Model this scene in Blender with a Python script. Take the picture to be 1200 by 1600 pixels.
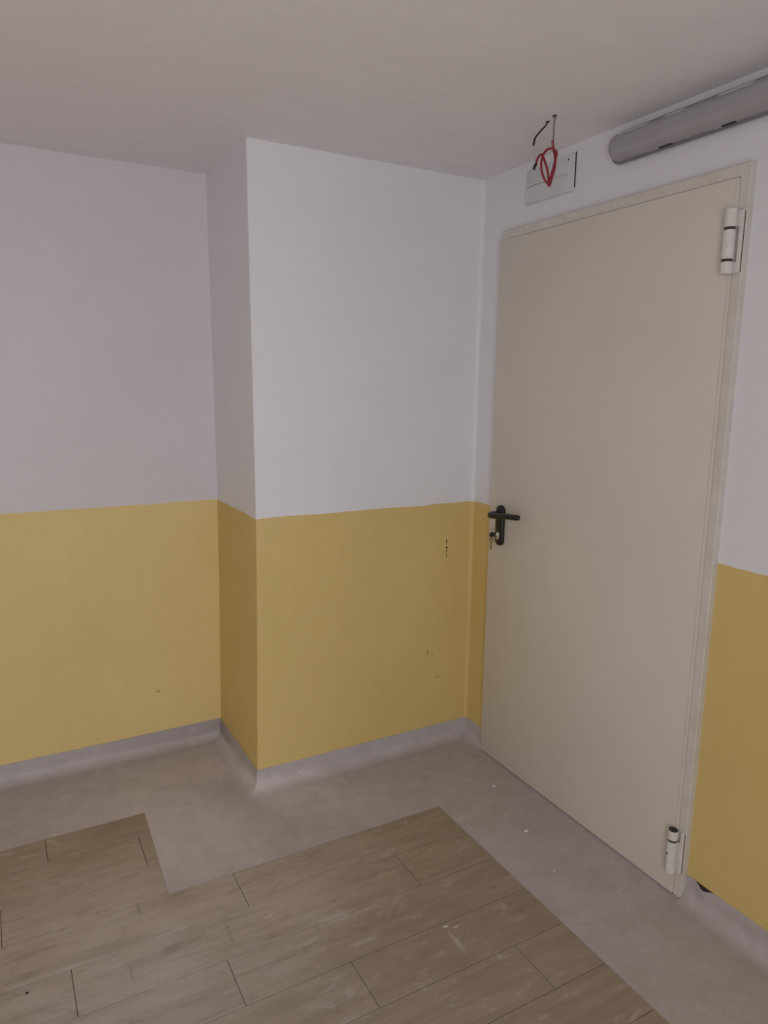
import bpy, bmesh, math, random
from mathutils import Vector, Matrix
random.seed(7)
for o in list(bpy.data.objects):
    bpy.data.objects.remove(o)
scene = bpy.context.scene
col = scene.collection

# ------------------------------------------------------------------ room measures (metres)
H = 2.3411          # ceiling height
HD = 1.0617         # height of the yellow dado
HB = 0.0787         # height of the coved skirting
PW = 0.9707         # width of the projecting wall
PD = 0.4933         # depth of the recess on the left
ANG = -0.00716      # the door wall is a touch out of square
XL, YR = -3.45, -3.10   # far side wall, rear wall
TH = 0.12

# ------------------------------------------------------------------ camera
cam_d = bpy.data.cameras.new('camera')
cam = bpy.data.objects.new('camera', cam_d)
col.objects.link(cam)
rt = Vector((0.8751169, -0.4837572, 0.0122203))
up = Vector((0.0759668, 0.1622765, 0.9838167))
fw = Vector((0.4779115, 0.8600263, -0.1787604))
cam.matrix_world = Matrix(((rt.x, up.x, -fw.x, -1.78631),
                           (rt.y, up.y, -fw.y, -2.43534),
                           (rt.z, up.z, -fw.z, 1.55385),
                           (0, 0, 0, 1)))
cam_d.sensor_fit = 'VERTICAL'
cam_d.sensor_height = 36.0
cam_d.sensor_width = 27.0
cam_d.lens = 1114.52 / 1600 * 36.0
cam_d.clip_start = 0.02
scene.camera = cam

# ------------------------------------------------------------------ world, daylight, exposure
world = bpy.data.worlds.new('world')
scene.world = world
world.use_nodes = True
bg = world.node_tree.nodes['Background']
bg.inputs[0].default_value = (0.80, 0.86, 1.0, 1)
bg.inputs[1].default_value = 0.6

WIN = dict(x0=-2.95, x1=-1.25, z0=0.06, z1=2.12)      # glazed garden door in the rear wall


def daylight(name, loc, rot, sx, sy, energy, colour):
    d = bpy.data.lights.new(name, 'AREA')
    d.shape = 'RECTANGLE'
    d.size, d.size_y = sx, sy
    d.energy = energy
    d.color = colour
    o_ = bpy.data.objects.new(name, d)
    col.objects.link(o_)
    o_.location = loc
    o_.rotation_euler = rot


E_REAR = 31.0
daylight('rear_daylight', ((WIN['x0'] + WIN['x1']) / 2, YR + 0.03, (WIN['z0'] + WIN['z1']) / 2), (math.radians(90), 0, 0),
         WIN['x1'] - WIN['x0'] - 0.12, WIN['z1'] - WIN['z0'] - 0.12, E_REAR, (0.965, 0.99, 1.06))

vs = scene.view_settings
vs.view_transform = 'Standard'
vs.look = 'None'
vs.gamma = 1.0
vs.use_curve_mapping = False
vs.exposure = 0.0


# ------------------------------------------------------------------ materials
def srgb(r, g, b):
    def f(c):
        c /= 255.0
        return c / 12.92 if c <= 0.04045 else ((c + 0.055) / 1.055) ** 2.4
    return (f(r), f(g), f(b), 1.0)


class Mat:
    def __init__(self, name, rough=0.6, metallic=0.0, spec=0.5):
        self.m = bpy.data.materials.new(name)
        self.m.use_nodes = True
        self.nt = self.m.node_tree
        self.b = self.nt.nodes['Principled BSDF']
        self.b.inputs['Roughness'].default_value = rough
        self.b.inputs['Metallic'].default_value = metallic
        self.b.inputs['Specular IOR Level'].default_value = spec
        self._pos = None

    def n(self, t, **kw):
        nd = self.nt.nodes.new(t)
        for k, v in kw.items():
            setattr(nd, k, v)
        return nd

    def link(self, a, b):
        self.nt.links.new(a, b)

    def pos(self):
        if self._pos is None:
            self._pos = self.n('ShaderNodeNewGeometry').outputs['Position']
        return self._pos

    def mapped(self, src, scale=(1, 1, 1), loc=(0, 0, 0)):
        mp = self.n('ShaderNodeMapping')
        mp.inputs['Scale'].default_value = scale
        mp.inputs['Location'].default_value = loc
        self.link(src, mp.inputs['Vector'])
        return mp.outputs[0]

    def noise(self, vec, scale, detail=4, rough=0.55, dist=0.0):
        nz = self.n('ShaderNodeTexNoise')
        nz.inputs['Scale'].default_value = scale
        nz.inputs['Detail'].default_value = detail
        nz.inputs['Roughness'].default_value = rough
        nz.inputs['Distortion'].default_value = dist
        self.link(vec, nz.inputs['Vector'])
        return nz.outputs['Fac']

    def mrange(self, v, a, b, c=0.0, d=1.0, smooth=False):
        mr = self.n('ShaderNodeMapRange')
        if smooth:
            mr.interpolation_type = 'SMOOTHSTEP'
        mr.inputs[1].default_value = a
        mr.inputs[2].default_value = b
        mr.inputs[3].default_value = c
        mr.inputs[4].default_value = d
        self.link(v, mr.inputs[0])
        return mr.outputs[0]

    def math(self, op, a, b):
        md = self.n('ShaderNodeMath', operation=op)
        for i, v in enumerate((a, b)):
            if isinstance(v, (int, float)):
                md.inputs[i].default_value = v
            else:
                self.link(v, md.inputs[i])
        return md.outputs[0]

    def mix(self, fac, a, b, blend='MIX'):
        mx = self.n('ShaderNodeMix', data_type='RGBA', blend_type=blend)
        for i, v in ((0, fac), (6, a), (7, b)):
            if isinstance(v, (int, float)):
                mx.inputs[i].default_value = v
            elif isinstance(v, tuple):
                mx.inputs[i].default_value = v
            else:
                self.link(v, mx.inputs[i])
        return mx.outputs[2]

    def spot(self, centre, radii, edge=0.5, wob=0.0, wscale=60):
        """soft ellipsoid mask round a point of the room: a stain or scuff"""
        p = self.pos()
        if wob:
            nz = self.n('ShaderNodeTexNoise')
            nz.inputs['Scale'].default_value = wscale
            self.link(p, nz.inputs['Vector'])
            sc = self.n('ShaderNodeVectorMath', operation='MULTIPLY_ADD')
            self.link(nz.outputs['Color'], sc.inputs[0])
            sc.inputs[1].default_value = (wob, wob, wob)
            sc.inputs[2].default_value = (-wob / 2, -wob / 2, -wob / 2)
            ad = self.n('ShaderNodeVectorMath', operation='ADD')
            self.link(p, ad.inputs[0])
            self.link(sc.outputs[0], ad.inputs[1])
            p = ad.outputs[0]
        sb = self.n('ShaderNodeVectorMath', operation='SUBTRACT')
        self.link(p, sb.inputs[0])
        sb.inputs[1].default_value = centre
        dv = self.n('ShaderNodeVectorMath', operation='DIVIDE')
        self.link(sb.outputs[0], dv.inputs[0])
        dv.inputs[1].default_value = radii
        ln = self.n('ShaderNodeVectorMath', operation='LENGTH')
        self.link(dv.outputs[0], ln.inputs[0])
        return self.mrange(ln.outputs['Value'], edge, 1.0, 1.0, 0.0, True)

    def color(self, c):
        if isinstance(c, tuple):
            self.b.inputs['Base Color'].default_value = c
        else:
            self.link(c, self.b.inputs['Base Color'])

    def bump(self, h, strength=0.1, dist=0.01):
        bp = self.n('ShaderNodeBump')
        bp.inputs['Strength'].default_value = strength
        bp.inputs['Distance'].default_value = dist
        self.link(h, bp.inputs['Height'])
        self.link(bp.outputs[0], self.b.inputs['Normal'])


WHITE = (0.790, 0.772, 0.788, 1)
YELLOW = (0.690, 0.512, 0.192, 1)
WHITE_LEFT = (0.690, 0.640, 0.652, 1)
YELLOW_LEFT = (0.760, 0.585, 0.245, 1)

# two-tone wall paint: white over a yellow dado, the paint line slightly wavy
def wall_paint(name, white, yellow):
    w = Mat(name, 0.55, spec=0.35)

    def k(c, f):
        return (min(c[0] * f[0], 0.9), min(c[1] * f[1], 0.9), min(c[2] * f[2], 0.9), 1)
    sep = w.n('ShaderNodeSeparateXYZ')
    w.link(w.pos(), sep.inputs[0])
    wav = w.noise(w.pos(), 9, 3)
    zz = w.math('ADD', sep.outputs['Z'], w.mrange(wav, 0.3, 0.7, -0.003, 0.003))
    mask = w.mrange(zz, HD - 0.0012, HD + 0.0012)
    blot = w.noise(w.pos(), 2.6, 5, 0.6)
    ycol = w.mix(w.mrange(blot, 0.35, 0.68), k(yellow, (0.97, 0.97, 0.96)), k(yellow, (1.03, 1.03, 1.05)))
    roll = w.noise(w.mapped(w.pos(), (10, 10, 3)), 2.0, 4)
    ycol = w.mix(w.mrange(roll, 0.45, 0.75, 0, 0.30), ycol, k(yellow, (0.94, 0.92, 0.86)))
    wcol = w.mix(w.mrange(blot, 0.4, 0.65), k(white, (0.985, 0.985, 0.985)), k(white, (1.015, 1.015, 1.015)))
    cc = w.mix(mask, ycol, wcol)
    for ctr, rad, c, wob in [
            ((-0.129, 0, 0.898), (0.004, 0.05, 0.016), (0.035, 0.028, 0.02, 1), 0.004),
            ((-0.128, 0, 0.872), (0.006, 0.05, 0.008), (0.03, 0.022, 0.018, 1), 0.004),
            ((-0.1295, 0, 0.858), (0.0045, 0.05, 0.006), (0.04, 0.03, 0.02, 1), 0.004),
            ((-0.128, 0, 0.837), (0.004, 0.05, 0.013), (0.20, 0.14, 0.06, 1), 0.006),
            ((-0.212, 0, 0.420), (0.009, 0.05, 0.012), (0.45, 0.32, 0.12, 1), 0.012),
            ((-0.185, 0, 0.405), (0.007, 0.05, 0.005), (0.50, 0.36, 0.13, 1), 0.010),
            ((-1.237, PD, 0.259), (0.011, 0.05, 0.006), (0.40, 0.27, 0.10, 1), 0.010),
            ((-0.16, 0, 0.30), (0.02, 0.05, 0.008), (0.55, 0.40, 0.15, 1), 0.015)]:
        cc = w.mix(w.spot(ctr, rad, 0.35, wob), cc, c)
    w.color(cc)
    orange = w.noise(w.pos(), 160, 3)
    big = w.noise(w.pos(), 5, 2)
    w.bump(w.math('ADD', orange, w.math('MULTIPLY', big, 6.0)), 0.10, 0.004)
    return w


M_wall = wall_paint('two_tone_wall_paint', WHITE, YELLOW)
# the recessed wall takes a darker, pinker white and a lighter yellow
M_wall_left = wall_paint('left_two_tone_wall_paint', WHITE_LEFT, YELLOW_LEFT)

M_ceil = Mat('ceiling_paint', 0.75, spec=0.25)
w = M_ceil
br = w.noise(w.mapped(w.pos(), (3, 9, 1)), 1.6, 5, 0.6, 0.4)
cc = w.mix(w.mrange(br, 0.35, 0.72), (0.815, 0.776, 0.786, 1), (0.848, 0.810, 0.819, 1))
pat = w.noise(w.mapped(w.pos(), (2.5, 7, 1), (3, 1, 0)), 2.4, 3, 0.5)
cc = w.mix(w.mrange(pat, 0.64, 0.72, 0, 0.35), cc, (0.880, 0.845, 0.853, 1))
w.color(cc)
w.bump(w.noise(w.pos(), 120, 3), 0.08, 0.003)

# taupe vinyl sheet used for the floor border and the coved skirting
M_vinyl = Mat('taupe_vinyl', 0.46, spec=0.4)
w = M_vinyl
n1 = w.noise(w.pos(), 3.2, 6, 0.62)
n2 = w.noise(w.pos(), 14, 5, 0.6, 0.6)
cc = w.mix(w.mrange(n1, 0.35, 0.66), (0.459, 0.413, 0.410, 1), (0.529, 0.475, 0.485, 1))
cc = w.mix(w.mrange(n2, 0.42, 0.72, 0, 0.55), cc, (0.425, 0.383, 0.363, 1))
n3 = w.noise(w.mapped(w.pos(), (5, 9, 5), (4, 4, 0)), 3.0, 6, 0.7)
cc = w.mix(w.mrange(n3, 0.60, 0.70, 0, 0.28), cc, (0.653, 0.609, 0.622, 1))
lit_area = w.math('MULTIPLY', w.spot((-1.15, -0.05, 0), (0.85, 0.65, 0.06), 0.0, 0.2, 2), w.mrange(n1, 0.30, 0.62, 0.80, 0.98))  # brighter light at the left, painted into the vinyl colour
cc = w.mix(lit_area, cc, (0.665, 0.600, 0.590, 1))
cc = w.mix(w.mrange(n2, 0.46, 0.70, 0, 0.28), cc, (0.400, 0.345, 0.322, 1))
cc = w.mix(w.mrange(n3, 0.58, 0.68, 0, 0.28), cc, (0.720, 0.655, 0.640, 1))
for ctr, rad, c in [((-1.56, 0.29, 0), (0.07, 0.025, 0.05), (0.395, 0.343, 0.328, 1)),
                    ((-1.18, -0.10, 0), (0.05, 0.03, 0.05), (0.653, 0.604, 0.612, 1))]:
    cc = w.mix(w.math('MULTIPLY', w.spot(ctr, rad, 0.2, 0.05, 20), 0.5), cc, c)
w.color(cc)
w.link(w.mrange(n2, 0.3, 0.7, 0.40, 0.56), w.b.inputs['Roughness'])
w.bump(n2, 0.05, 0.002)

# wood-look vinyl planks
M_plank = Mat('wood_look_plank', 0.45, spec=0.4)
w = M_plank
oi = w.n('ShaderNodeObjectInfo')
rv = w.n('ShaderNodeCombineXYZ')
w.link(w.math('MULTIPLY', oi.outputs['Random'], 17.0), rv.inputs[0])
w.link(w.math('MULTIPLY', oi.outputs['Random'], 41.0), rv.inputs[1])
va = w.n('ShaderNodeVectorMath', operation='ADD')
w.link(w.pos(), va.inputs[0])
w.link(rv.outputs[0], va.inputs[1])
grain = w.noise(w.mapped(va.outputs[0], (1.6, 13, 1)), 2.2, 6, 0.62, 0.7)
cloud = w.noise(w.mapped(va.outputs[0], (2.0, 5, 1)), 1.7, 4, 0.6, 0.3)
dirt = w.noise(w.pos(), 5.0, 6, 0.65)
cc = w.mix(w.mrange(grain, 0.30, 0.72), (0.292, 0.232, 0.172, 1), (0.388, 0.315, 0.240, 1))
cc = w.mix(w.mrange(cloud, 0.38, 0.68, 0, 0.55), cc, (0.360, 0.290, 0.228, 1))
cc = w.mix(w.math('MULTIPLY', oi.outputs['Random'], 0.22), cc, (0.285, 0.222, 0.155, 1))
# stronger light on the left and middle planks, put into their colour
lit_area = w.math('MULTIPLY', w.spot((-1.45, -0.55, 0), (0.95, 0.75, 0.5), 0.1, 0.5, 3), w.mrange(dirt, 0.30, 0.62, 0.50, 0.95))
cc = w.mix(lit_area, cc, (0.545, 0.468, 0.405, 1))
smear = w.noise(w.mapped(w.pos(), (4, 8, 1), (2, 5, 0)), 2.2, 6, 0.68, 0.8)
cc = w.mix(w.mrange(grain, 0.55, 0.34, 0, 0.30), cc, (0.260, 0.205, 0.155, 1))
cc = w.mix(w.mrange(smear, 0.56, 0.68, 0, 0.45), cc, (0.540, 0.470, 0.420, 1))
cc = w.mix(w.mrange(smear, 0.45, 0.32, 0, 0.40), cc, (0.245, 0.192, 0.142, 1))
for ctr, rad, c, f, wob in [
        ((-1.440, -0.640, 0), (0.050, 0.022, 0.05), (0.248, 0.204, 0.166, 1), 0.6, 0.02),
        ((-0.505, -0.985, 0), (0.060, 0.020, 0.05), (0.206, 0.159, 0.114, 1), 0.55, 0.02),
        ((-0.505, -0.870, 0), (0.030, 0.012, 0.05), (0.228, 0.176, 0.124, 1), 0.5, 0.02),
        ((-1.520, 0.010, 0), (0.090, 0.045, 0.05), (0.228, 0.183, 0.134, 1), 0.5, 0.05),
        ((-1.500, -0.440, 0), (0.008, 0.050, 0.05), (0.248, 0.202, 0.166, 1), 0.5, 0.01),
        ((-1.290, -0.670, 0), (0.010, 0.070, 0.05), (0.237, 0.191, 0.156, 1), 0.4, 0.02),
        ((-1.561, -0.680, 0), (0.006, 0.045, 0.05), (0.228, 0.186, 0.158, 1), 0.5, 0.01),
        ((-0.735, -1.000, 0), (0.010, 0.060, 0.05), (0.682, 0.616, 0.539, 1), 0.5, 0.01),
        ((-0.730, -0.935, 0), (0.014, 0.007, 0.05), (0.900, 0.900, 0.900, 1), 0.8, 0.008),
        ((-0.705, -0.948, 0), (0.013, 0.006, 0.05), (0.867, 0.807, 0.725, 1), 0.7, 0.008),
        ((-1.000, -0.745, 0), (0.085, 0.030, 0.05), (0.619, 0.557, 0.497, 1), 0.5, 0.06),
        ((-1.170, -0.655, 0), (0.022, 0.010, 0.05), (0.743, 0.680, 0.600, 1), 0.6, 0.02),
        ((-0.960, -0.870, 0), (0.070, 0.014, 0.05), (0.598, 0.542, 0.477, 1), 0.5, 0.03),
        ((-1.110, -0.800, 0), (0.080, 0.012, 0.05), (0.589, 0.531, 0.466, 1), 0.5, 0.03)]:
    cc = w.mix(w.math('MULTIPLY', w.spot(ctr, rad, 0.15, wob, 35), f * 0.75), cc, c)
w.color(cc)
w.link(w.mrange(dirt, 0.35, 0.7, 0.36, 0.55), w.b.inputs['Roughness'])
w.bump(grain, 0.10, 0.0015)

M_screed = Mat('dark_floor_screed', 0.9)
M_screed.color(M_screed.mix(M_screed.noise(M_screed.pos(), 30), (0.085, 0.070, 0.058, 1), (0.140, 0.115, 0.095, 1)))

M_door = Mat('beige_door_enamel', 0.42, spec=0.4)
w = M_door
dn = w.noise(w.pos(), 2.2, 4)
cc = w.mix(w.mrange(dn, 0.35, 0.68), (0.681, 0.627, 0.544, 1), (0.714, 0.662, 0.583, 1))
w.color(cc)
w.bump(w.noise(w.pos(), 260, 2), 0.03, 0.001)

M_frame = Mat('beige_frame_enamel', 0.5, spec=0.4)
w = M_frame
dn = w.noise(w.pos(), 16, 5, 0.65)
cc = w.mix(w.mrange(dn, 0.40, 0.70), (0.639, 0.591, 0.532, 1), (0.707, 0.670, 0.623, 1))
cc = w.mix(w.mrange(w.noise(w.pos(), 38, 4), 0.66, 0.72, 0, 0.5), cc, (0.900, 0.900, 0.900, 1))
w.color(cc)

M_hinge = Mat('pale_hinge_enamel', 0.45, spec=0.45)
w = M_hinge
cc = w.mix(w.mrange(w.noise(w.pos(), 60, 4), 0.4, 0.7), (0.689, 0.647, 0.603, 1), (0.780, 0.739, 0.710, 1))
w.color(cc)

M_black = Mat('black_nylon', 0.38, spec=0.45)
M_black.color(M_black.mix(M_black.noise(M_black.pos(), 70), (0.010, 0.009, 0.009, 1), (0.018, 0.016, 0.015, 1)))
M_dark = Mat('dark_gap', 0.8)
M_dark.color(M_dark.mix(M_dark.noise(M_dark.pos(), 70), (0.030, 0.025, 0.024, 1), (0.05, 0.043, 0.04, 1)))
M_steel = Mat('nickel_steel', 0.32, metallic=0.9)
M_steel.color(M_steel.mix(M_steel.noise(M_steel.pos(), 90), (0.52, 0.50, 0.47, 1), (0.62, 0.60, 0.57, 1)))
M_brass = Mat('tarnished_brass', 0.4, metallic=0.85)
M_brass.color(M_brass.mix(M_brass.noise(M_brass.pos(), 90), (0.36, 0.29, 0.20, 1), (0.46, 0.40, 0.31, 1)))
M_lamp = Mat('grey_lamp_diffuser', 0.28, spec=0.5)
w = M_lamp
w.color(w.mix(w.mrange(w.noise(w.pos(), 6, 3), 0.4, 0.65), (0.360, 0.338, 0.354, 1), (0.396, 0.372, 0.390, 1)))
M_lampb = Mat('lamp_base_plastic', 0.5)
M_lampb.color(M_lampb.mix(M_lampb.noise(M_lampb.pos(), 20), (0.192, 0.178, 0.186, 1), (0.240, 0.222, 0.228, 1)))
M_clip_glint = Mat('pale_clip_and_glint', 0.25, spec=0.6)
M_clip_glint.color(M_clip_glint.mix(M_clip_glint.noise(M_clip_glint.pos(), 30), (0.70, 0.68, 0.70, 1), (0.78, 0.76, 0.78, 1)))
M_plate = Mat('painted_over_plate', 0.5, spec=0.4)
M_plate.color(M_plate.mix(M_plate.noise(M_plate.pos(), 12), (0.658, 0.654, 0.667, 1), (0.692, 0.688, 0.701, 1)))
M_red = Mat('red_cable_sheath', 0.42, spec=0.45)
M_red.color(M_red.mix(M_red.noise(M_red.pos(), 50), (0.246, 0.014, 0.025, 1), (0.295, 0.020, 0.032, 1)))
M_wire = Mat('pale_wire', 0.5)
M_wire.color(M_wire.mix(M_wire.noise(M_wire.pos(), 80), (0.375, 0.331, 0.324, 1), (0.465, 0.418, 0.410, 1)))
M_chip = Mat('white_paint_flake', 0.7)
M_chip.color(M_chip.mix(M_chip.noise(M_chip.pos(), 200), (0.70, 0.68, 0.67, 1), (0.82, 0.80, 0.79, 1)))
M_glass = Mat('window_glass', 0.02)
w = M_glass
tr = w.n('ShaderNodeBsdfTransparent')
gl = w.n('ShaderNodeBsdfGlossy')
gl.inputs['Roughness'].default_value = 0.02
fr = w.n('ShaderNodeFresnel')
mxs = w.n('ShaderNodeMixShader')
w.link(fr.outputs[0], mxs.inputs[0])
w.link(tr.outputs[0], mxs.inputs[1])
w.link(gl.outputs[0], mxs.inputs[2])
w.link(mxs.outputs[0], w.nt.nodes['Material Output'].inputs['Surface'])


# ------------------------------------------------------------------ builders
def obj(name, bm, mat, parent=None, loc=None, smooth=False, angle=40):
    bmesh.ops.recalc_face_normals(bm, faces=bm.faces)
    me = bpy.data.meshes.new(name)
    bm.to_mesh(me)
    bm.free()
    if smooth:
        me.set_sharp_from_angle(angle=math.radians(angle))
        for p in me.polygons:
            p.use_smooth = True
    me.materials.append(mat.m if isinstance(mat, Mat) else mat)
    o = bpy.data.objects.new(name, me)
    col.objects.link(o)
    if parent:
        o.parent = parent
    if loc:
        o.location = loc
    return o


def empty(name, loc, rz=0.0):
    e = bpy.data.objects.new(name, None)
    e.empty_display_size = 0.1
    col.objects.link(e)
    e.location = loc
    e.rotation_euler = (0, 0, rz)
    return e


def tag(o, label, cat=None, group=None, kind=None):
    o['label'] = label
    if cat:
        o['category'] = cat
    if group:
        o['group'] = group
    if kind:
        o['kind'] = kind
    return o


def structure(o, label, cat):
    return tag(o, label, cat, kind='structure')


def add_box(bm, x0, x1, y0, y1, z0, z1, bev=0.0, seg=2):
    r = bmesh.ops.create_cube(bm, size=1.0)
    vs_ = r['verts']
    for v in vs_:
        v.co = Vector((x0 + (v.co.x + .5) * (x1 - x0), y0 + (v.co.y + .5) * (y1 - y0), z0 + (v.co.z + .5) * (z1 - z0)))
    if bev:
        es = {e for v in vs_ for e in v.link_edges}
        bmesh.ops.bevel(bm, geom=list(es), offset=bev, segments=seg, profile=0.5, affect='EDGES')
    return bm


def box(*a, **k):
    return add_box(bmesh.new(), *a, **k)


def slab(rows, off):
    """a wall: a front grid of points and the same grid moved back by off"""
    bm = bmesh.new()
    off = Vector(off)
    nr, nc = len(rows), len(rows[0])
    F = [[bm.verts.new(Vector(p)) for p in r] for r in rows]
    B = [[bm.verts.new(Vector(p) + off) for p in r] for r in rows]
    for i in range(nr - 1):
        for j in range(nc - 1):
            bm.faces.new((F[i][j], F[i][j + 1], F[i + 1][j + 1], F[i + 1][j]))
            bm.faces.new((B[i][j], B[i + 1][j], B[i + 1][j + 1], B[i][j + 1]))
    for i in range(nr - 1):
        for j in (0, nc - 1):
            bm.faces.new((F[i][j], F[i + 1][j], B[i + 1][j], B[i][j]))
    for j in range(nc - 1):
        for i in (0, nr - 1):
            bm.faces.new((F[i][j], F[i][j + 1], B[i][j + 1], B[i][j]))
    return bm


def poly_prism(pts, z0, z1):
    bm = bmesh.new()
    lo_ = [bm.verts.new((x, y, z0)) for x, y in pts]
    hi_ = [bm.verts.new((x, y, z1)) for x, y in pts]
    bm.faces.new(lo_)
    bm.faces.new(hi_)
    n = len(pts)
    for i in range(n):
        bm.faces.new((lo_[i], lo_[(i + 1) % n], hi_[(i + 1) % n], hi_[i]))
    return bm


def prism_x(pts, x0, x1):
    """outline in (y, z), extruded along x"""
    bm = bmesh.new()
    a = [bm.verts.new((x0, y, z)) for y, z in pts]
    b = [bm.verts.new((x1, y, z)) for y, z in pts]
    bm.faces.new(a)
    bm.faces.new(b)
    n = len(pts)
    for i in range(n):
        bm.faces.new((a[i], a[(i + 1) % n], b[(i + 1) % n], b[i]))
    return bm


def spline(pts, per=6):
    P = [Vector(p) for p in pts]
    out = []
    for i in range(len(P) - 1):
        p0 = P[i - 1] if i else P[0] * 2 - P[1]
        p1, p2 = P[i], P[i + 1]
        p3 = P[i + 2] if i + 2 < len(P) else P[-1] * 2 - P[-2]
        for k in range(per):
            t = k / per
            out.append(0.5 * ((2 * p1) + (p2 - p0) * t + (2 * p0 - 5 * p1 + 4 * p2 - p3) * t * t
                              + (3 * p1 - p0 - 3 * p2 + p3) * t ** 3))
    out.append(P[-1])
    return out


def tube(bm, pts, rad, seg=10, cap=True):
    """rad: number, or one per point, or (a, b) pairs for an oval section"""
    rings = []
    nrm = None
    n = len(pts)
    for i, p in enumerate(pts):
        t = (pts[min(i + 1, n - 1)] - pts[max(i - 1, 0)]).normalized()
        if nrm is None:
            nrm = Vector((0, 0, 1)) if abs(t.z) < 0.9 else Vector((1, 0, 0))
        nrm = (nrm - t * nrm.dot(t)).normalized()
        bn = t.cross(nrm)
        r = rad[i] if isinstance(rad, list) else rad
        ra, rb = r if isinstance(r, tuple) else (r, r)
        rings.append([bm.verts.new(p + nrm * ra * math.cos(2 * math.pi * k / seg) + bn * rb * math.sin(2 * math.pi * k / seg))
                      for k in range(seg)])
    for i in range(n - 1):
        for k in range(seg):
            bm.faces.new((rings[i][k], rings[i][(k + 1) % seg], rings[i + 1][(k + 1) % seg], rings[i + 1][k]))
    if cap:
        bm.faces.new(rings[0])
        bm.faces.new(rings[-1])
    return bm


def stadium(cy, cz, hw, hh, r, seg=8):
    """rounded rectangle outline in (y, z)"""
    pts = []
    for sy, sz, a0 in ((1, 1, 0), (-1, 1, 90), (-1, -1, 180), (1, -1, 270)):
        for k in range(seg + 1):
            a = math.radians(a0 + 90 * k / seg)
            pts.append((cy + sy * (hw - r) + r * math.cos(a), cz + sz * (hh - r) + r * math.sin(a)))
    return pts


def loft_x(rings):
    """rings: list of (x, outline in (y, z)) with equal point counts; both ends closed"""
    bm = bmesh.new()
    R = [[bm.verts.new((x, y, z)) for y, z in o] for x, o in rings]
    n = len(R[0])
    for i in range(len(R) - 1):
        for k in range(n):
            bm.faces.new((R[i][k], R[i][(k + 1) % n], R[i + 1][(k + 1) % n], R[i + 1][k]))
    bm.faces.new(R[0])
    bm.faces.new(R[-1])
    return bm


# ------------------------------------------------------------------ walls
def bow(z):
    """the old plaster of the recess cheek is not quite straight"""
    pts = [(0.0, -0.0060), (0.08, -0.0050), (0.5, 0.0035), (1.06, 0.0095), (1.6, 0.0068), (2.0, 0.0035), (H, 0.0015)]
    for (a, fa), (b, fb) in zip(pts, pts[1:]):
        if z <= b:
            t = (z - a) / (b - a)
            return fa + (fb - fa) * t
    return pts[-1][1]


ZS = [-0.01] + [H * k / 24 for k in range(1, 24)] + [H + 0.02]
RC = 0.016                                           # rounded inner corner by the door
rows = []
for z in ZS:
    xe = -PW + bow(max(z, 0))
    r = [(xe, 0.004, z), (xe + 0.0012, 0.0012, z), (xe + 0.004, 0, z), (-0.5, 0, z)]
    for k in range(7):
        a = math.radians(90 - 15 * k)
        r.append((-RC + RC * math.cos(a), -RC + RC * math.sin(a), z))
    rows.append(r)
o = obj('wall_back', slab(rows, (0.06, 0.06, 0)), M_wall, smooth=True)
structure(o, 'projecting back wall, white above a yellow dado, left of the door corner', 'wall')

rows = []
for z in ZS:
    xe = -PW + bow(max(z, 0))
    rows.append([(xe, 0.004, z), (xe, PD / 2, z), (xe, PD + 0.002, z)])
o = obj('wall_return', slab(rows, (0.06, 0, 0)), M_wall, smooth=True)
structure(o, 'narrow shaded cheek wall between the recess and the projecting wall', 'wall')

rows = [[(XL - TH, PD, z), (-1.6, PD, z), (-PW + bow(max(z, 0)), PD, z)] for z in ZS]
o = obj('wall_left', slab(rows, (0, TH, 0)), M_wall_left, smooth=True)
structure(o, 'recessed wall at the left, white above a yellow dado', 'wall')

# the door wall in its own frame: x into the room is negative, y runs to the right as it falls
DW = empty('wall_right', (0, 0, 0), ANG)
structure(DW, 'right-hand wall holding the beige door, white above a yellow dado', 'wall')
OY0, OY1, OZ = -0.175, -1.180, 2.10                  # the door opening
YEND = YR - 0.05


def wall_piece(y0, y1, z0, z1):
    ny = max(1, int(abs(y1 - y0) / 0.25))
    return [[(0, y0 + (y1 - y0) * j / ny, z) for j in range(ny + 1)] for z in (z0, (z0 + z1) / 2, z1)]


bm = bmesh.new()
for a in ((-RC, OY0, -0.01, OZ), (OY1, YEND, -0.01, OZ), (-RC, YEND, OZ, H + 0.02)):
    t = slab(wall_piece(*a), (TH, 0, 0))
    me = bpy.data.meshes.new('t')
    t.to_mesh(me)
    t.free()
    bm.from_mesh(me)
    bpy.data.meshes.remove(me)
obj('wall_surface', bm, M_wall, DW)

# side and rear walls behind the viewer; the rear wall has the window that lights the room
o = obj('wall_side', box(XL - TH, XL, YR - TH, PD, -0.01, H + 0.02), M_wall)
structure(o, 'far side wall beyond the left of the view', 'wall')
X0, X1, Z0, Z1 = WIN['x0'], WIN['x1'], WIN['z0'], WIN['z1']
bm = bmesh.new()
add_box(bm, XL, X0, YR - TH, YR, -0.01, H + 0.02)
add_box(bm, X1, 0.10, YR - TH, YR, -0.01, H + 0.02)
add_box(bm, X0, X1, YR - TH, YR, -0.01, Z0)
add_box(bm, X0, X1, YR - TH, YR, Z1, H + 0.02)
o = obj('wall_rear', bm, M_wall)
structure(o, 'rear wall with a glazed door, behind the viewer', 'wall')


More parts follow.
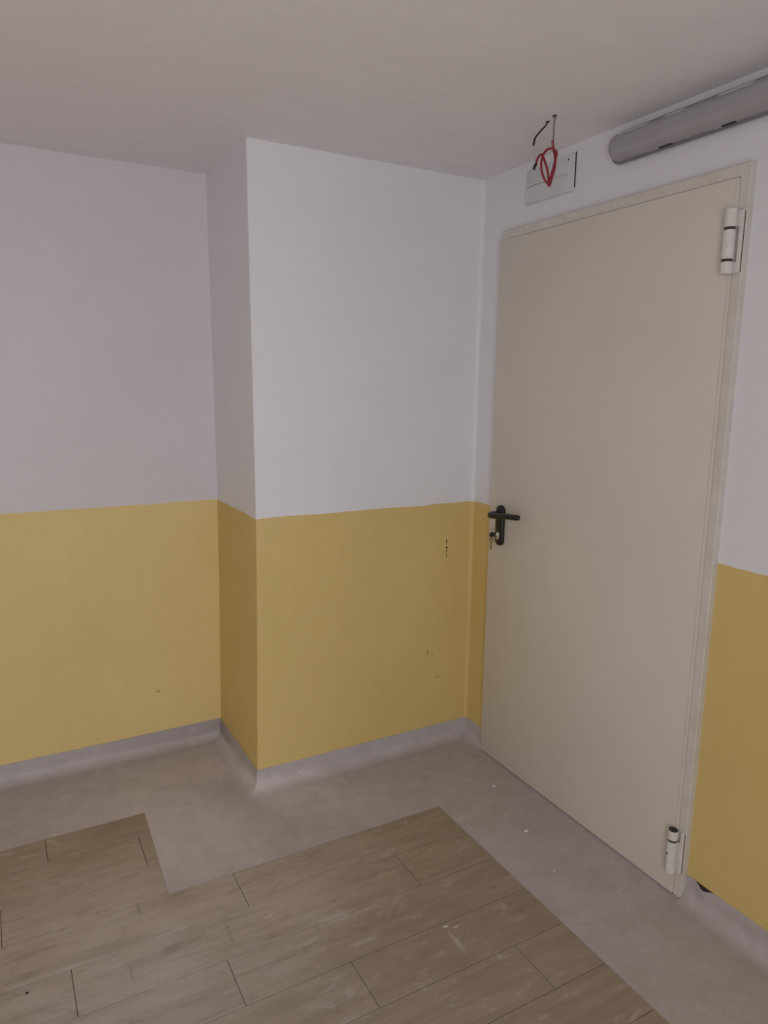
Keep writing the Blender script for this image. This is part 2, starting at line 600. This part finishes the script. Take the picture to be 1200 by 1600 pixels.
def window(name, loc, rz, width, hz, label, cat):
    win = empty(name, loc, rz)
    structure(win, label, cat)
    hw = width / 2
    bm_ = bmesh.new()
    add_box(bm_, -hw, -hw + 0.055, -0.03, 0.03, 0, hz)
    add_box(bm_, hw - 0.055, hw, -0.03, 0.03, 0, hz)
    add_box(bm_, -hw + 0.055, hw - 0.055, -0.03, 0.03, 0, 0.055)
    add_box(bm_, -hw + 0.055, hw - 0.055, -0.03, 0.03, hz - 0.055, hz)
    add_box(bm_, -0.03, 0.03, -0.03, 0.03, 0.055, hz - 0.055)
    obj('window_frame', bm_, M_clip_glint, win)
    for s in (-1, 1):
        a, b = sorted((s * 0.03, s * (hw - 0.055)))
        obj('pane', box(a, b, -0.004, 0.004, 0.055, hz - 0.055), M_glass, win)


window('door_2', ((X0 + X1) / 2, YR - 0.06, WIN['z0']), 0, X1 - X0, WIN['z1'] - WIN['z0'],
       'white framed glazed double door in the rear wall', 'door')

o = obj('ceiling', box(XL - TH, TH + 0.1, YR - TH, PD + TH, H, H + 0.12), M_ceil)
structure(o, 'plain off-white painted ceiling with faint roller marks', 'ceiling')

# ------------------------------------------------------------------ floor
floor = obj('floor', box(XL - TH, TH + 0.1, YR - TH, PD + TH, -0.12, -0.004), M_screed)
structure(floor, 'vinyl floor of brown wood-look planks inside a taupe border', 'floor')
BX, BY, LY, LX0, LX1 = -0.4185, -0.4215, 0.046, -1.391, -1.4075
border = [(XL, LY), (LX0, LY), (LX1, BY), (BX, BY), (BX, YR), (0.11, YR), (0.11, PD + 0.05), (XL, PD + 0.05)]
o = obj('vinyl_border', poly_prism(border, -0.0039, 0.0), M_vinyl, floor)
o['label'] = 'taupe vinyl border stepping round the plank field'

PITCH, GAP = 0.1657, 0.0016


def plank(pts):
    """one plank from its plan outline (counter-clockwise), with a chamfered top edge"""
    c = 0.0009
    cx = sum(p[0] for p in pts) / len(pts)
    cy = sum(p[1] for p in pts) / len(pts)
    hx = max(p[0] for p in pts) - cx
    hy = max(p[1] for p in pts) - cy
    bm_ = bmesh.new()
    lv = [(-0.0039, 0.0), (-0.0009, 0.0), (0.0, c)]
    R = []
    for z, ins in lv:
        R.append([bm_.verts.new(((x - cx) * (1 - ins / hx), (y - cy) * (1 - ins / hy), z)) for x, y in pts])
    n = len(pts)
    for i in range(2):
        for k in range(n):
            bm_.faces.new((R[i][k], R[i][(k + 1) % n], R[i + 1][(k + 1) % n], R[i + 1][k]))
    bm_.faces.new(R[0])
    bm_.faces.new(R[-1])
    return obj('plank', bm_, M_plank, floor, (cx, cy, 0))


# joints per row, counted from the row touching the front of the border (row 0: y -0.42 .. -0.59)
JOINT = {-3: -1.72, -2: -1.437, -1: -1.86, 0: -1.206, 1: -0.700, 2: -1.324, 3: -1.029, 4: -0.597, 5: -1.24, 6: -0.88}
r = -3
while True:
    ytop = BY - PITCH * r
    ybot = ytop - PITCH
    if r < 0:
        ytop = min(ytop, LY)
    if ybot < YR + 0.02:
        break
    j = JOINT.get(r, -0.5 - 0.37 * ((r * 7) % 5) / 2)
    xr = BX if r >= 0 else None
    cuts = []
    x = j
    while x < -0.45:
        x += 1.0
    while x > XL + 0.15:
        x -= 1.0
        if x < -0.46 and x > XL + 0.08:
            cuts.append(x)

    def lx(y):
        return LX0 + (LX1 - LX0) * (LY - y) / (LY - BY)
    edge = xr if xr is not None else -1.395
    cuts = [c for c in cuts if c < edge - 0.03]
    xs = [edge] + cuts + [XL + 0.01]
    g = GAP / 2
    yt = ytop - (g if r not in (-3, 0) else (g if r == 0 else 0.0))
    yb = ybot + g
    for k in range(len(xs) - 1):
        xa, xb = xs[k + 1] + g, xs[k] - (g if k else 0.0)
        if k == 0 and r < 0:
            pts = [(xa, yb), (lx(yb), yb), (lx(yt), yt), (xa, yt)]
        else:
            pts = [(xa, yb), (xb, yb), (xb, yt), (xa, yt)]
        plank(pts)
    r += 1

# ------------------------------------------------------------------ coved skirting
PROF = [(0.0, HB), (0.0028, HB - 0.0006), (0.0034, HB - 0.004), (0.0036, 0.042)]
for k in range(1, 9):
    a = math.radians(90 * k / 8)
    PROF.append((0.0036 + 0.046 * (1 - math.cos(a)), 0.042 - 0.0416 * math.sin(a)))
PROF += [(0.0500, -0.002), (0.0, -0.002)]


def skirting(name, path, label, jit=None):
    """path: stations (point, outward mitre direction scaled so that 1 = unit offset)"""
    bm_ = bmesh.new()
    R = []
    for i, (p, d) in enumerate(path):
        ring = []
        for k, (o_, z) in enumerate(PROF):
            oo, zz_ = o_, z
            if jit:
                oo, zz_ = jit(p, k, o_, z)
            ring.append(bm_.verts.new((p[0] + d[0] * oo, p[1] + d[1] * oo, zz_)))
        R.append(ring)
    n = len(PROF)
    for i in range(len(R) - 1):
        for k in range(n):
            bm_.faces.new((R[i][k], R[i][(k + 1) % n], R[i + 1][(k + 1) % n], R[i + 1][k]))
    bm_.faces.new(R[0])
    bm_.faces.new(R[-1])
    o_ = obj(name, bm_, M_vinyl, smooth=True, angle=50)
    structure(o_, label, 'baseboard')
    return o_


xc = -PW + bow(0.03)
skirting('baseboard_left', [((XL, PD), (0, -1)), ((-2.0, PD), (0, -1)), ((xc, PD), (-1, -1))],
         'taupe coved skirting along the recessed left wall')
skirting('baseboard_return', [((xc, PD), (-1, -1)), ((xc, PD / 2), (-1, 0)), ((xc, 0), (-1, -1))],
         'short taupe coved skirting along the shaded cheek wall')
skirting('baseboard_back', [((xc, 0), (-1, -1)), ((-0.5, 0), (0, -1)), ((-0.02, 0), (0, -1)), ((-0.003, -0.003), (-0.85, -0.85))],
         'taupe coved skirting under the projecting back wall')
sa, ca = math.sin(ANG), math.cos(ANG)


def wpt(y, o_=0.0):
    """a point of the door wall plan, o_ metres out into the room"""
    return (-o_ * ca - y * sa, y * ca - o_ * sa)


skirting('baseboard_corner', [((-0.003, -0.003), (-0.85, -0.85)), (wpt(-0.02), (-1, 0)), (wpt(-0.153), (-1, 0))],
         'short piece of taupe coved skirting between corner and door')


def peel(p, k, o_, z):
    """the top edge has come away from the wall next to the door frame"""
    y = p[1]
    g = math.exp(-((y + 1.243) / 0.021) ** 2)
    if k in (1, 2):
        return o_ + 0.008 * g, z - 0.012 * g
    if k == 0:
        return o_ + 0.006 * g, z - 0.012 * g
    if k == 3:
        return o_ + 0.003 * g, z
    return o_, z


ys = [-1.1825] + [-1.188 - 0.006 * k for k in range(22)] + [-1.4, -2.0, -3.0, YR]
sk = skirting('baseboard_right', [(wpt(y), (-1, 0)) for y in ys],
              'taupe coved skirting right of the door, top edge peeling off', jit=peel)
# the glue left on the wall shows dark in the open gap
lens = [(-1.205 - 0.085 * k / 16, HB - 0.0005 - 0.0010 * k / 16) for k in range(17)]
lens += [(y, HB - 0.003 - 0.014 * math.exp(-((y + 1.243) / 0.024) ** 2)) for y, z in reversed(lens)]
bm = prism_x(lens, -0.0007, 0.0006)
bmesh.ops.rotate(bm, verts=bm.verts, cent=(0, 0, 0), matrix=Matrix.Rotation(ANG, 3, 'Z'))
o = obj('glue_gap', bm, M_dark, sk)
o['label'] = 'dark open gap above the peeling edge'

# ------------------------------------------------------------------ door
DY0, DY1, DZ = -0.1530, -1.1820, 2.121               # outer size of the frame as seen
SEAM = -1.1565                                       # joint between leaf and frame on the hinge side
LT = 2.088                                           # top of the leaf
door = empty('door_1', (*wpt(-0.675), 0), ANG)
structure(door, 'beige metal fire door with black lever handle and two barrel hinges', 'door')
oy = 0.675                                           # local y origin is the middle of the door


def L(y):
    return y + oy


# frame: a metal profile running round the opening
bm = bmesh.new()
FO = -0.021
for (y0, y1, z0, z1) in ((DY1, SEAM + 0.003, 0.0, DZ), (DY0 - 0.040, DY0 - 0.004, 0.0, DZ), (SEAM + 0.003, DY0 - 0.040, LT + 0.0018, DZ)):
    add_box(bm, FO, 0.05, L(y0), L(y1), z0, z1, 0.0015, 1)
obj('door_frame', bm, M_frame, door)
# rebate the leaf closes against: keeps the gap round the leaf dark
bm = bmesh.new()
add_box(bm, 0.0, 0.05, L(SEAM), L(SEAM + 0.02), 0.0, DZ - 0.01)
add_box(bm, 0.0, 0.05, L(SEAM), L(DY0 - 0.045), LT - 0.02, LT + 0.004)
add_box(bm, 0.004, 0.05, L(SEAM), L(DY0 - 0.045), -0.003, 0.018)
obj('rebate_gasket', bm, M_dark, door)
leaf = empty('door_leaf', (0, 0, 0))
leaf.parent = door
obj('leaf_panel', box(-0.0275, 0.03, L(SEAM + 0.0035), L(DY0), 0.003, LT, 0.003, 2), M_door, leaf, smooth=True)
# folded edge strip along the hinge side
obj('leaf_edge', box(-0.0286, -0.0270, L(SEAM + 0.0035), L(SEAM + 0.010), 0.010, LT - 0.004, 0.0007, 1), M_frame, leaf)

# black handle set
HY = -0.232
hs = empty('handle_set', (0, 0, 0))
hs.parent = door
rings = []
hc = 1.001
for x, ins in ((-0.0270, 0.0), (-0.035, 0.0), (-0.0385, 0.0015), (-0.0405, 0.004)):
    rings.append((x, stadium(L(HY), hc, 0.0235 - ins, 0.081 - ins, 0.0225 - ins)))
obj('backplate', loft_x(rings), M_black, hs, smooth=True, angle=50)
lz = 1.047
bm = tube(bmesh.new(), [Vector((-0.038, L(HY), lz)), Vector((-0.042, L(HY), lz)), Vector((-0.0421, L(HY), lz)), Vector((-0.070, L(HY), lz))],
          [0.017, 0.0165, 0.0125, 0.0120], 16)
obj('lever_neck', bm, M_black, hs, smooth=True, angle=50)
pts = spline([(-0.066, L(HY) + 0.002, lz), (-0.081, L(HY) + 0.001, lz), (-0.0865, L(HY) - 0.016, lz + 0.001), (-0.0865, L(HY) - 0.06, lz + 0.006),
              (-0.084, L(HY) - 0.110, lz + 0.012), (-0.077, L(HY) - 0.145, lz + 0.014), (-0.066, L(HY) - 0.160, lz + 0.014)], 5)
rad = []
for i in range(len(pts)):
    t = i / (len(pts) - 1)
    rad.append((0.0135 - 0.0035 * t, 0.0125 - 0.004 * t))
rad[-1] = (0.006, 0.005)
obj('lever', tube(bmesh.new(), pts, rad, 14), M_black, hs, smooth=True, angle=60)
cz = 0.966
bm = loft_x([(-0.040, stadium(L(HY), cz - 0.006, 0.0085, 0.0165, 0.0084)), (-0.0435, stadium(L(HY), cz - 0.006, 0.0085, 0.0165, 0.0084)),
             (-0.0445, stadium(L(HY), cz - 0.006, 0.0075, 0.0155, 0.0074))])
o = obj('lock_cylinder', bm, M_steel, hs, smooth=True)
o['label'] = 'bright steel lock cylinder'

# keys left in the lock
kb = wpt(HY, 0.0445)
key = empty('key_bunch', (kb[0], kb[1], cz), ANG)
tag(key, 'small bunch of keys hanging from the lock below the black door handle', 'keys')
bm = bmesh.new()
add_box(bm, -0.014, 0.0, -0.0011, 0.0011, -0.004, 0.004)
obj('key_blade', bm, M_steel, key)
bm = loft_x([(-0.0013, stadium(0, 0, 0.0125, 0.0095, 0.008)), (0.0013, stadium(0, 0, 0.0125, 0.0095, 0.008))])
bmesh.ops.rotate(bm, verts=bm.verts, cent=(0, 0, 0), matrix=Matrix.Rotation(math.radians(80), 3, 'Z'))
bmesh.ops.translate(bm, verts=bm.verts, vec=(-0.0245, 0, 0.001))
o = obj('key_bow', bm, M_black, key, smooth=True)
o['label'] = 'dark key bow'
ring = [Vector((-0.027, 0.0050 * math.cos(a), -0.0080 + 0.0050 * math.sin(a))) for a in [2 * math.pi * k / 24 for k in range(25)]]
obj('key_ring', tube(bmesh.new(), ring, 0.0014, 6, cap=False), M_steel, key, smooth=True)
for k, (dy, tilt, dx) in enumerate(((0.002, 6, 0.0), (-0.001, -4, -0.0035))):
    bm = bmesh.new()
    out = stadium(0, -0.012, 0.0105, 0.0105, 0.0095)
    t = loft_x([(-0.0011, out), (0.0011, out)])
    me = bpy.data.meshes.new('t')
    t.to_mesh(me)
    t.free()
    bm.from_mesh(me)
    bpy.data.meshes.remove(me)
    teeth = [(-0.0042, -0.021), (0.0042, -0.021), (0.0042, -0.047), (0.0020, -0.051), (-0.0030, -0.050), (-0.0030, -0.045), (-0.0012, -0.043),
             (-0.0036, -0.040), (-0.0036, -0.036), (-0.0016, -0.034), (-0.0042, -0.031)]
    t = prism_x(teeth, -0.0010, 0.0010)
    t.to_mesh(me := bpy.data.meshes.new('t'))
    t.free()
    bm.from_mesh(me)
    bpy.data.meshes.remove(me)
    bmesh.ops.rotate(bm, verts=bm.verts, cent=(0, 0, 0), matrix=Matrix.Rotation(math.radians(tilt), 3, 'X') @ Matrix.Rotation(math.radians(40 - 30 * k), 3, 'Z'))
    bmesh.ops.translate(bm, verts=bm.verts, vec=(-0.027 + dx, dy, -0.0070))
    obj('key', bm, M_brass if k else M_steel, key, smooth=True)


# barrel hinges: fixed leaf on the frame, three knuckles
def hinge(z0, z1, bands, screw):
    hg = empty('hinge', (0, 0, 0))
    hg.parent = door
    yb_, r_ = SEAM + 0.007, 0.0158
    xo = -0.040

    def cyl(a, b, r=r_, x=xo):
        return tube(bmesh.new(), [Vector((x, L(yb_), a)), Vector((x, L(yb_), a + 0.0008)), Vector((x, L(yb_), b - 0.0008)), Vector((x, L(yb_), b))],
                    [r - 0.001, r, r, r - 0.001], 18)
    zs = [z0] + bands + [z1]
    for i in range(len(zs) - 1):
        obj('knuckle', cyl(zs[i] + (0.0035 if i else 0), zs[i + 1] - (0.0035 if i < len(zs) - 2 else 0)), M_hinge, hg, smooth=True, angle=50)
    o_ = obj('hinge_pin', cyl(z0 + 0.004, z1 + 0.003 if screw else z1 - 0.002, r_ - 0.0022), M_dark, hg, smooth=True, angle=50)
    o_['label'] = 'dark hinge pin showing between the knuckles'
    obj('hinge_plate', box(-0.0290, -0.0205, L(-1.1770), L(yb_ - r_ - 0.0015), z0 + 0.002, z1 - 0.004, 0.0012, 1), M_hinge, hg)
    obj('plate_shadow_gap', box(-0.0220, -0.0208, L(-1.1787), L(-1.1720), z0 + 0.004, z1 - 0.006), M_dark, hg)
    bm_ = bmesh.new()
    add_box(bm_, -0.0290, -0.0280, L(yb_ - r_ - 0.0016), L(yb_ - 0.006), z0 + 0.002, bands[0] - 0.004)
    if len(bands) > 1:
        add_box(bm_, -0.0290, -0.0280, L(yb_ - r_ - 0.0016), L(yb_ - 0.006), bands[1] + 0.004, z1 - 0.004)
    obj('plate_arm', bm_, M_hinge, hg)
    if screw:
        bm_ = tube(bmesh.new(), [Vector((xo - r_ + 0.001, L(yb_) + 0.003, (bands[-1] + z0) / 2 + 0.010)), Vector((xo - r_ - 0.0008, L(yb_) + 0.003, (bands[-1] + z0) / 2 + 0.010))], 0.0026, 10)
        obj('grub_screw', bm_, M_dark, hg)
    return hg


hinge(1.846, 2.009, [1.880, 1.960], False)
hinge(0.082, 0.222, [0.190], True)

# ------------------------------------------------------------------ things on the door wall
# long grey bulkhead lamp
LY0, LY1, LZ0, LZ1 = -0.690, -1.905, 2.226, 2.312
lc, lh = (LZ0 + LZ1) / 2, (LZ1 - LZ0) / 2
ly, lw_ = (LY0 + LY1) / 2, (LY0 - LY1) / 2
lb = wpt(ly)
lamp = empty('wall_lamp', (lb[0], lb[1], LZ0), ANG)
tag(lamp, 'long unlit grey bulkhead wall lamp with rounded ends above the door', 'lamp')


def lout(ins, dz=0.0):
    r_ = max(lh - ins, 0.004) * 0.96
    return stadium(0, lh + dz, lw_ - ins, lh - ins, r_, 10)


obj('lamp_base', loft_x([(0.0, lout(0.004)), (-0.010, lout(0.004)), (-0.014, lout(0.004))]), M_lamp, lamp, smooth=True)
o = obj('gasket', loft_x([(-0.014, lout(-0.0040)), (-0.0168, lout(-0.0040))]), M_lampb, lamp)
o['label'] = 'dark rim between base and diffuser'
DEP = 0.040
rings = []
for k in range(11):
    a = math.radians(9 * k)
    rings.append((-0.0165 - DEP * math.sin(a), lout(0.003 + 0.030 * (1 - math.cos(a)))))
obj('diffuser', loft_x(rings), M_lamp, lamp, smooth=True, angle=60)


def clip_glint(y0, y1, s, mat, name='clip_glint', a0=34, da=5):
    """thin strip hugging the diffuser just inside its top (s=1) or bottom (s=-1) edge"""
    bm_ = bmesh.new()
    P = []
    n_ = 6
    for j in range(n_ + 1):
        y = y0 + (y1 - y0) * j / n_
        row = []
        for k in range(4):
            a = math.radians(a0 + da * k)
            ins = 0.003 + 0.030 * (1 - math.cos(a)) - 0.0014
            row.append((-0.0165 - DEP * math.sin(a) - 0.0006, y - ly, lh + s * (lh - ins)))
        P.append(row)
    bm_.free()
    return obj(name, slab(P, (0.002, 0, -s * 0.0012)), mat, lamp, smooth=True)


for a, b in ((-0.745, -0.850), (-0.915, -0.975), (-1.085, -1.180), (-1.42, -1.50), (-1.72, -1.80)):
    clip_glint(a, b, 1, M_clip_glint, 'clip_glint', 39, 5)  # pale strips painted in as highlights along the diffuser top
for a, b in ((-0.880, -0.925), (-1.085, -1.125), (-1.45, -1.49), (-1.70, -1.74)):
    clip_glint(a, b, -1, M_dark, 'lower_clip', 4, 3.5)
for a, b in ((-0.845, -0.878), (-1.060, -1.080)):
    clip_glint(a, b, -1, M_clip_glint, 'lower_clip_tab', 7, 2.2)

# painted-over junction plate above the door
PY0, PY1, PZ0, PZ1 = -0.270, -0.514, 2.193, 2.309
pb = wpt((PY0 + PY1) / 2)
plate = empty('junction_plate', (pb[0], pb[1], PZ0), ANG)
tag(plate, 'white rectangular junction box cover on the wall above the door corner', 'cover plate')
pw, ph = (PY0 - PY1) / 2, PZ1 - PZ0
obj('cover', box(-0.008, 0.0, -pw, pw, 0.0, ph, 0.002, 2), M_plate, plate, smooth=True)
# lower face stands a little proud, leaving the step line across the middle
obj('lower_cover', box(-0.0125, -0.0075, -pw + 0.034, pw - 0.003, 0.003, 0.058, 0.0012, 1), M_plate, plate, smooth=True)
obj('upper_rib', box(-0.0115, -0.0075, -pw + 0.026, pw - 0.003, 0.0605, 0.070, 0.0012, 1), M_plate, plate, smooth=True)
o = obj('open_joint', box(-0.0040, 0.0, -pw - 0.0018, -pw - 0.0002, 0.012, ph + 0.006), M_dark, plate)
o['label'] = 'dark open joint along the right edge'
o = obj('screw', tube(bmesh.new(), [Vector((-0.0075, -pw + 0.028, ph - 0.012)), Vector((-0.0092, -pw + 0.028, ph - 0.012))], 0.0030, 10), M_dark, plate)

# ------------------------------------------------------------------ cable hanging out of the ceiling
cb = Vector((-0.2380, -0.6620, H))
cab = empty('hanging_cable', cb)
tag(cab, 'looped red cable with bare black and white wires hanging from the ceiling', 'cable')


def cpts(pts, per=6):
    return [p - cb for p in spline(pts, per)]


loop1 = [(-0.2440, -0.6640, 2.1440), (-0.2567, -0.6584, 2.1588), (-0.2655, -0.6536, 2.178), (-0.2694, -0.6514, 2.1995), (-0.2684, -0.6519, 2.2187),
         (-0.2646, -0.6541, 2.233), (-0.2562, -0.6587, 2.245), (-0.2464, -0.6642, 2.2487), (-0.2362, -0.6699, 2.2453), (-0.2301, -0.6732, 2.2359),
         (-0.2327, -0.6718, 2.2192), (-0.2361, -0.6699, 2.1976), (-0.2417, -0.6668, 2.1735), (-0.2450, -0.6655, 2.1440)]
obj('cable_loop', tube(bmesh.new(), cpts(loop1), 0.0036, 10), M_red, cab, smooth=True)
tail = [(-0.2820, -0.6376, 2.2000), (-0.2796, -0.6389, 2.2068), (-0.2761, -0.6408, 2.2203), (-0.2706, -0.6439, 2.2311), (-0.2639, -0.6476, 2.2324),
        (-0.2589, -0.6504, 2.2205), (-0.2511, -0.6547, 2.199), (-0.2455, -0.6578, 2.175), (-0.2411, -0.6590, 2.1436)]
obj('cable_tail', tube(bmesh.new(), cpts(tail), 0.0036, 10), M_red, cab, smooth=True)
drop = [(-0.2385, -0.6606, 2.2740), (-0.2350, -0.6590, 2.2620), (-0.2305, -0.6580, 2.2490), (-0.2261, -0.6594, 2.2376), (-0.2242, -0.6605, 2.2208), (-0.2243, -0.6605, 2.1991),
        (-0.2289, -0.6579, 2.1773), (-0.2370, -0.6560, 2.1457)]
obj('cable_drop', tube(bmesh.new(), cpts(drop), 0.0038, 10), M_red, cab, smooth=True)
o = obj('end_sleeve', tube(bmesh.new(), cpts([(-0.2852, -0.6358, 2.1915), (-0.2822, -0.6375, 2.1995), (-0.2792, -0.6391, 2.2075)]), 0.0042, 10), M_black, cab, smooth=True)
o['label'] = 'black end sleeve'
blk = [(-0.2206, -0.6168, H + 0.002), (-0.2332, -0.6207, 2.3270), (-0.2492, -0.6228, 2.3118), (-0.2683, -0.6232, 2.2918), (-0.2797, -0.6278, 2.2780), (-0.2881, -0.6341, 2.2583)]
pp = cpts(blk)
obj('black_wire', tube(bmesh.new(), pp, [0.0022 + 0.0012 * (i / len(pp)) for i in range(len(pp))], 8), M_black, cab, smooth=True)
thin = [(-0.2881, -0.6341, 2.2600), (-0.2862, -0.6352, 2.244), (-0.2841, -0.6364, 2.2321), (-0.2804, -0.6384, 2.2104)]
obj('bare_wire', tube(bmesh.new(), cpts(thin), 0.0014, 8), M_wire, cab, smooth=True)
wht = [(-0.2376, -0.6628, H + 0.002), (-0.2383, -0.6618, 2.3299), (-0.2393, -0.6613, 2.3134), (-0.2394, -0.6612, 2.2969), (-0.2398, -0.661, 2.2779), (-0.2373, -0.6604, 2.2613)]
obj('white_wire', tube(bmesh.new(), cpts(wht), 0.0017, 8), M_wire, cab, smooth=True)
drk = [(x + 0.0032, y - 0.0017, z) for x, y, z in wht]
obj('black_wire', tube(bmesh.new(), cpts(drk), 0.0011, 8), M_black, cab, smooth=True)
for name, (x, y), r_ in (('ceiling_grommet', (-0.2376, -0.6640), 0.0075), ('ceiling_grommet', (-0.2225, -0.6165), 0.0065)):
    bm = tube(bmesh.new(), [Vector((x, y, H + 0.001)) - cb, Vector((x, y, H - 0.0025)) - cb], [(r_, r_ * 1.25), (r_ * 0.7, r_ * 0.9)], 14)
    o = obj(name, bm, M_dark, cab)

# ------------------------------------------------------------------ flakes of plaster dropped on the floor
chips = [((-0.154, -0.413), 0.0058, 'white plaster crumb on the taupe border nearest the door handle side'),
         ((-0.229, -0.695), 0.0062, 'largest white plaster crumb on the taupe border before the middle of the door'),
         ((-0.287, -0.903), 0.0030, 'tiny white plaster crumb on the taupe border between planks and door'),
         ((-1.807, -0.618), 0.0030, 'tiny dark crumb on the planks at the left'),
         ]
for k, ((x, y), s, lab) in enumerate(chips):
    bm = bmesh.new()
    bmesh.ops.create_icosphere(bm, subdivisions=2, radius=1.0)
    rr = random.Random(k)
    for v in bm.verts:
        f = 0.8 + 0.4 * rr.random()
        v.co = Vector((v.co.x * s * f * 1.25, v.co.y * s * f, max(v.co.z, -0.8) * s * 0.45 * f + s * 0.36))
    o = obj('plaster_crumb' if 'white' in lab else 'dirt_crumb', bm, M_chip if 'white' in lab else M_black, None, (x, y, 0.0))
    tag(o, lab, 'crumb')
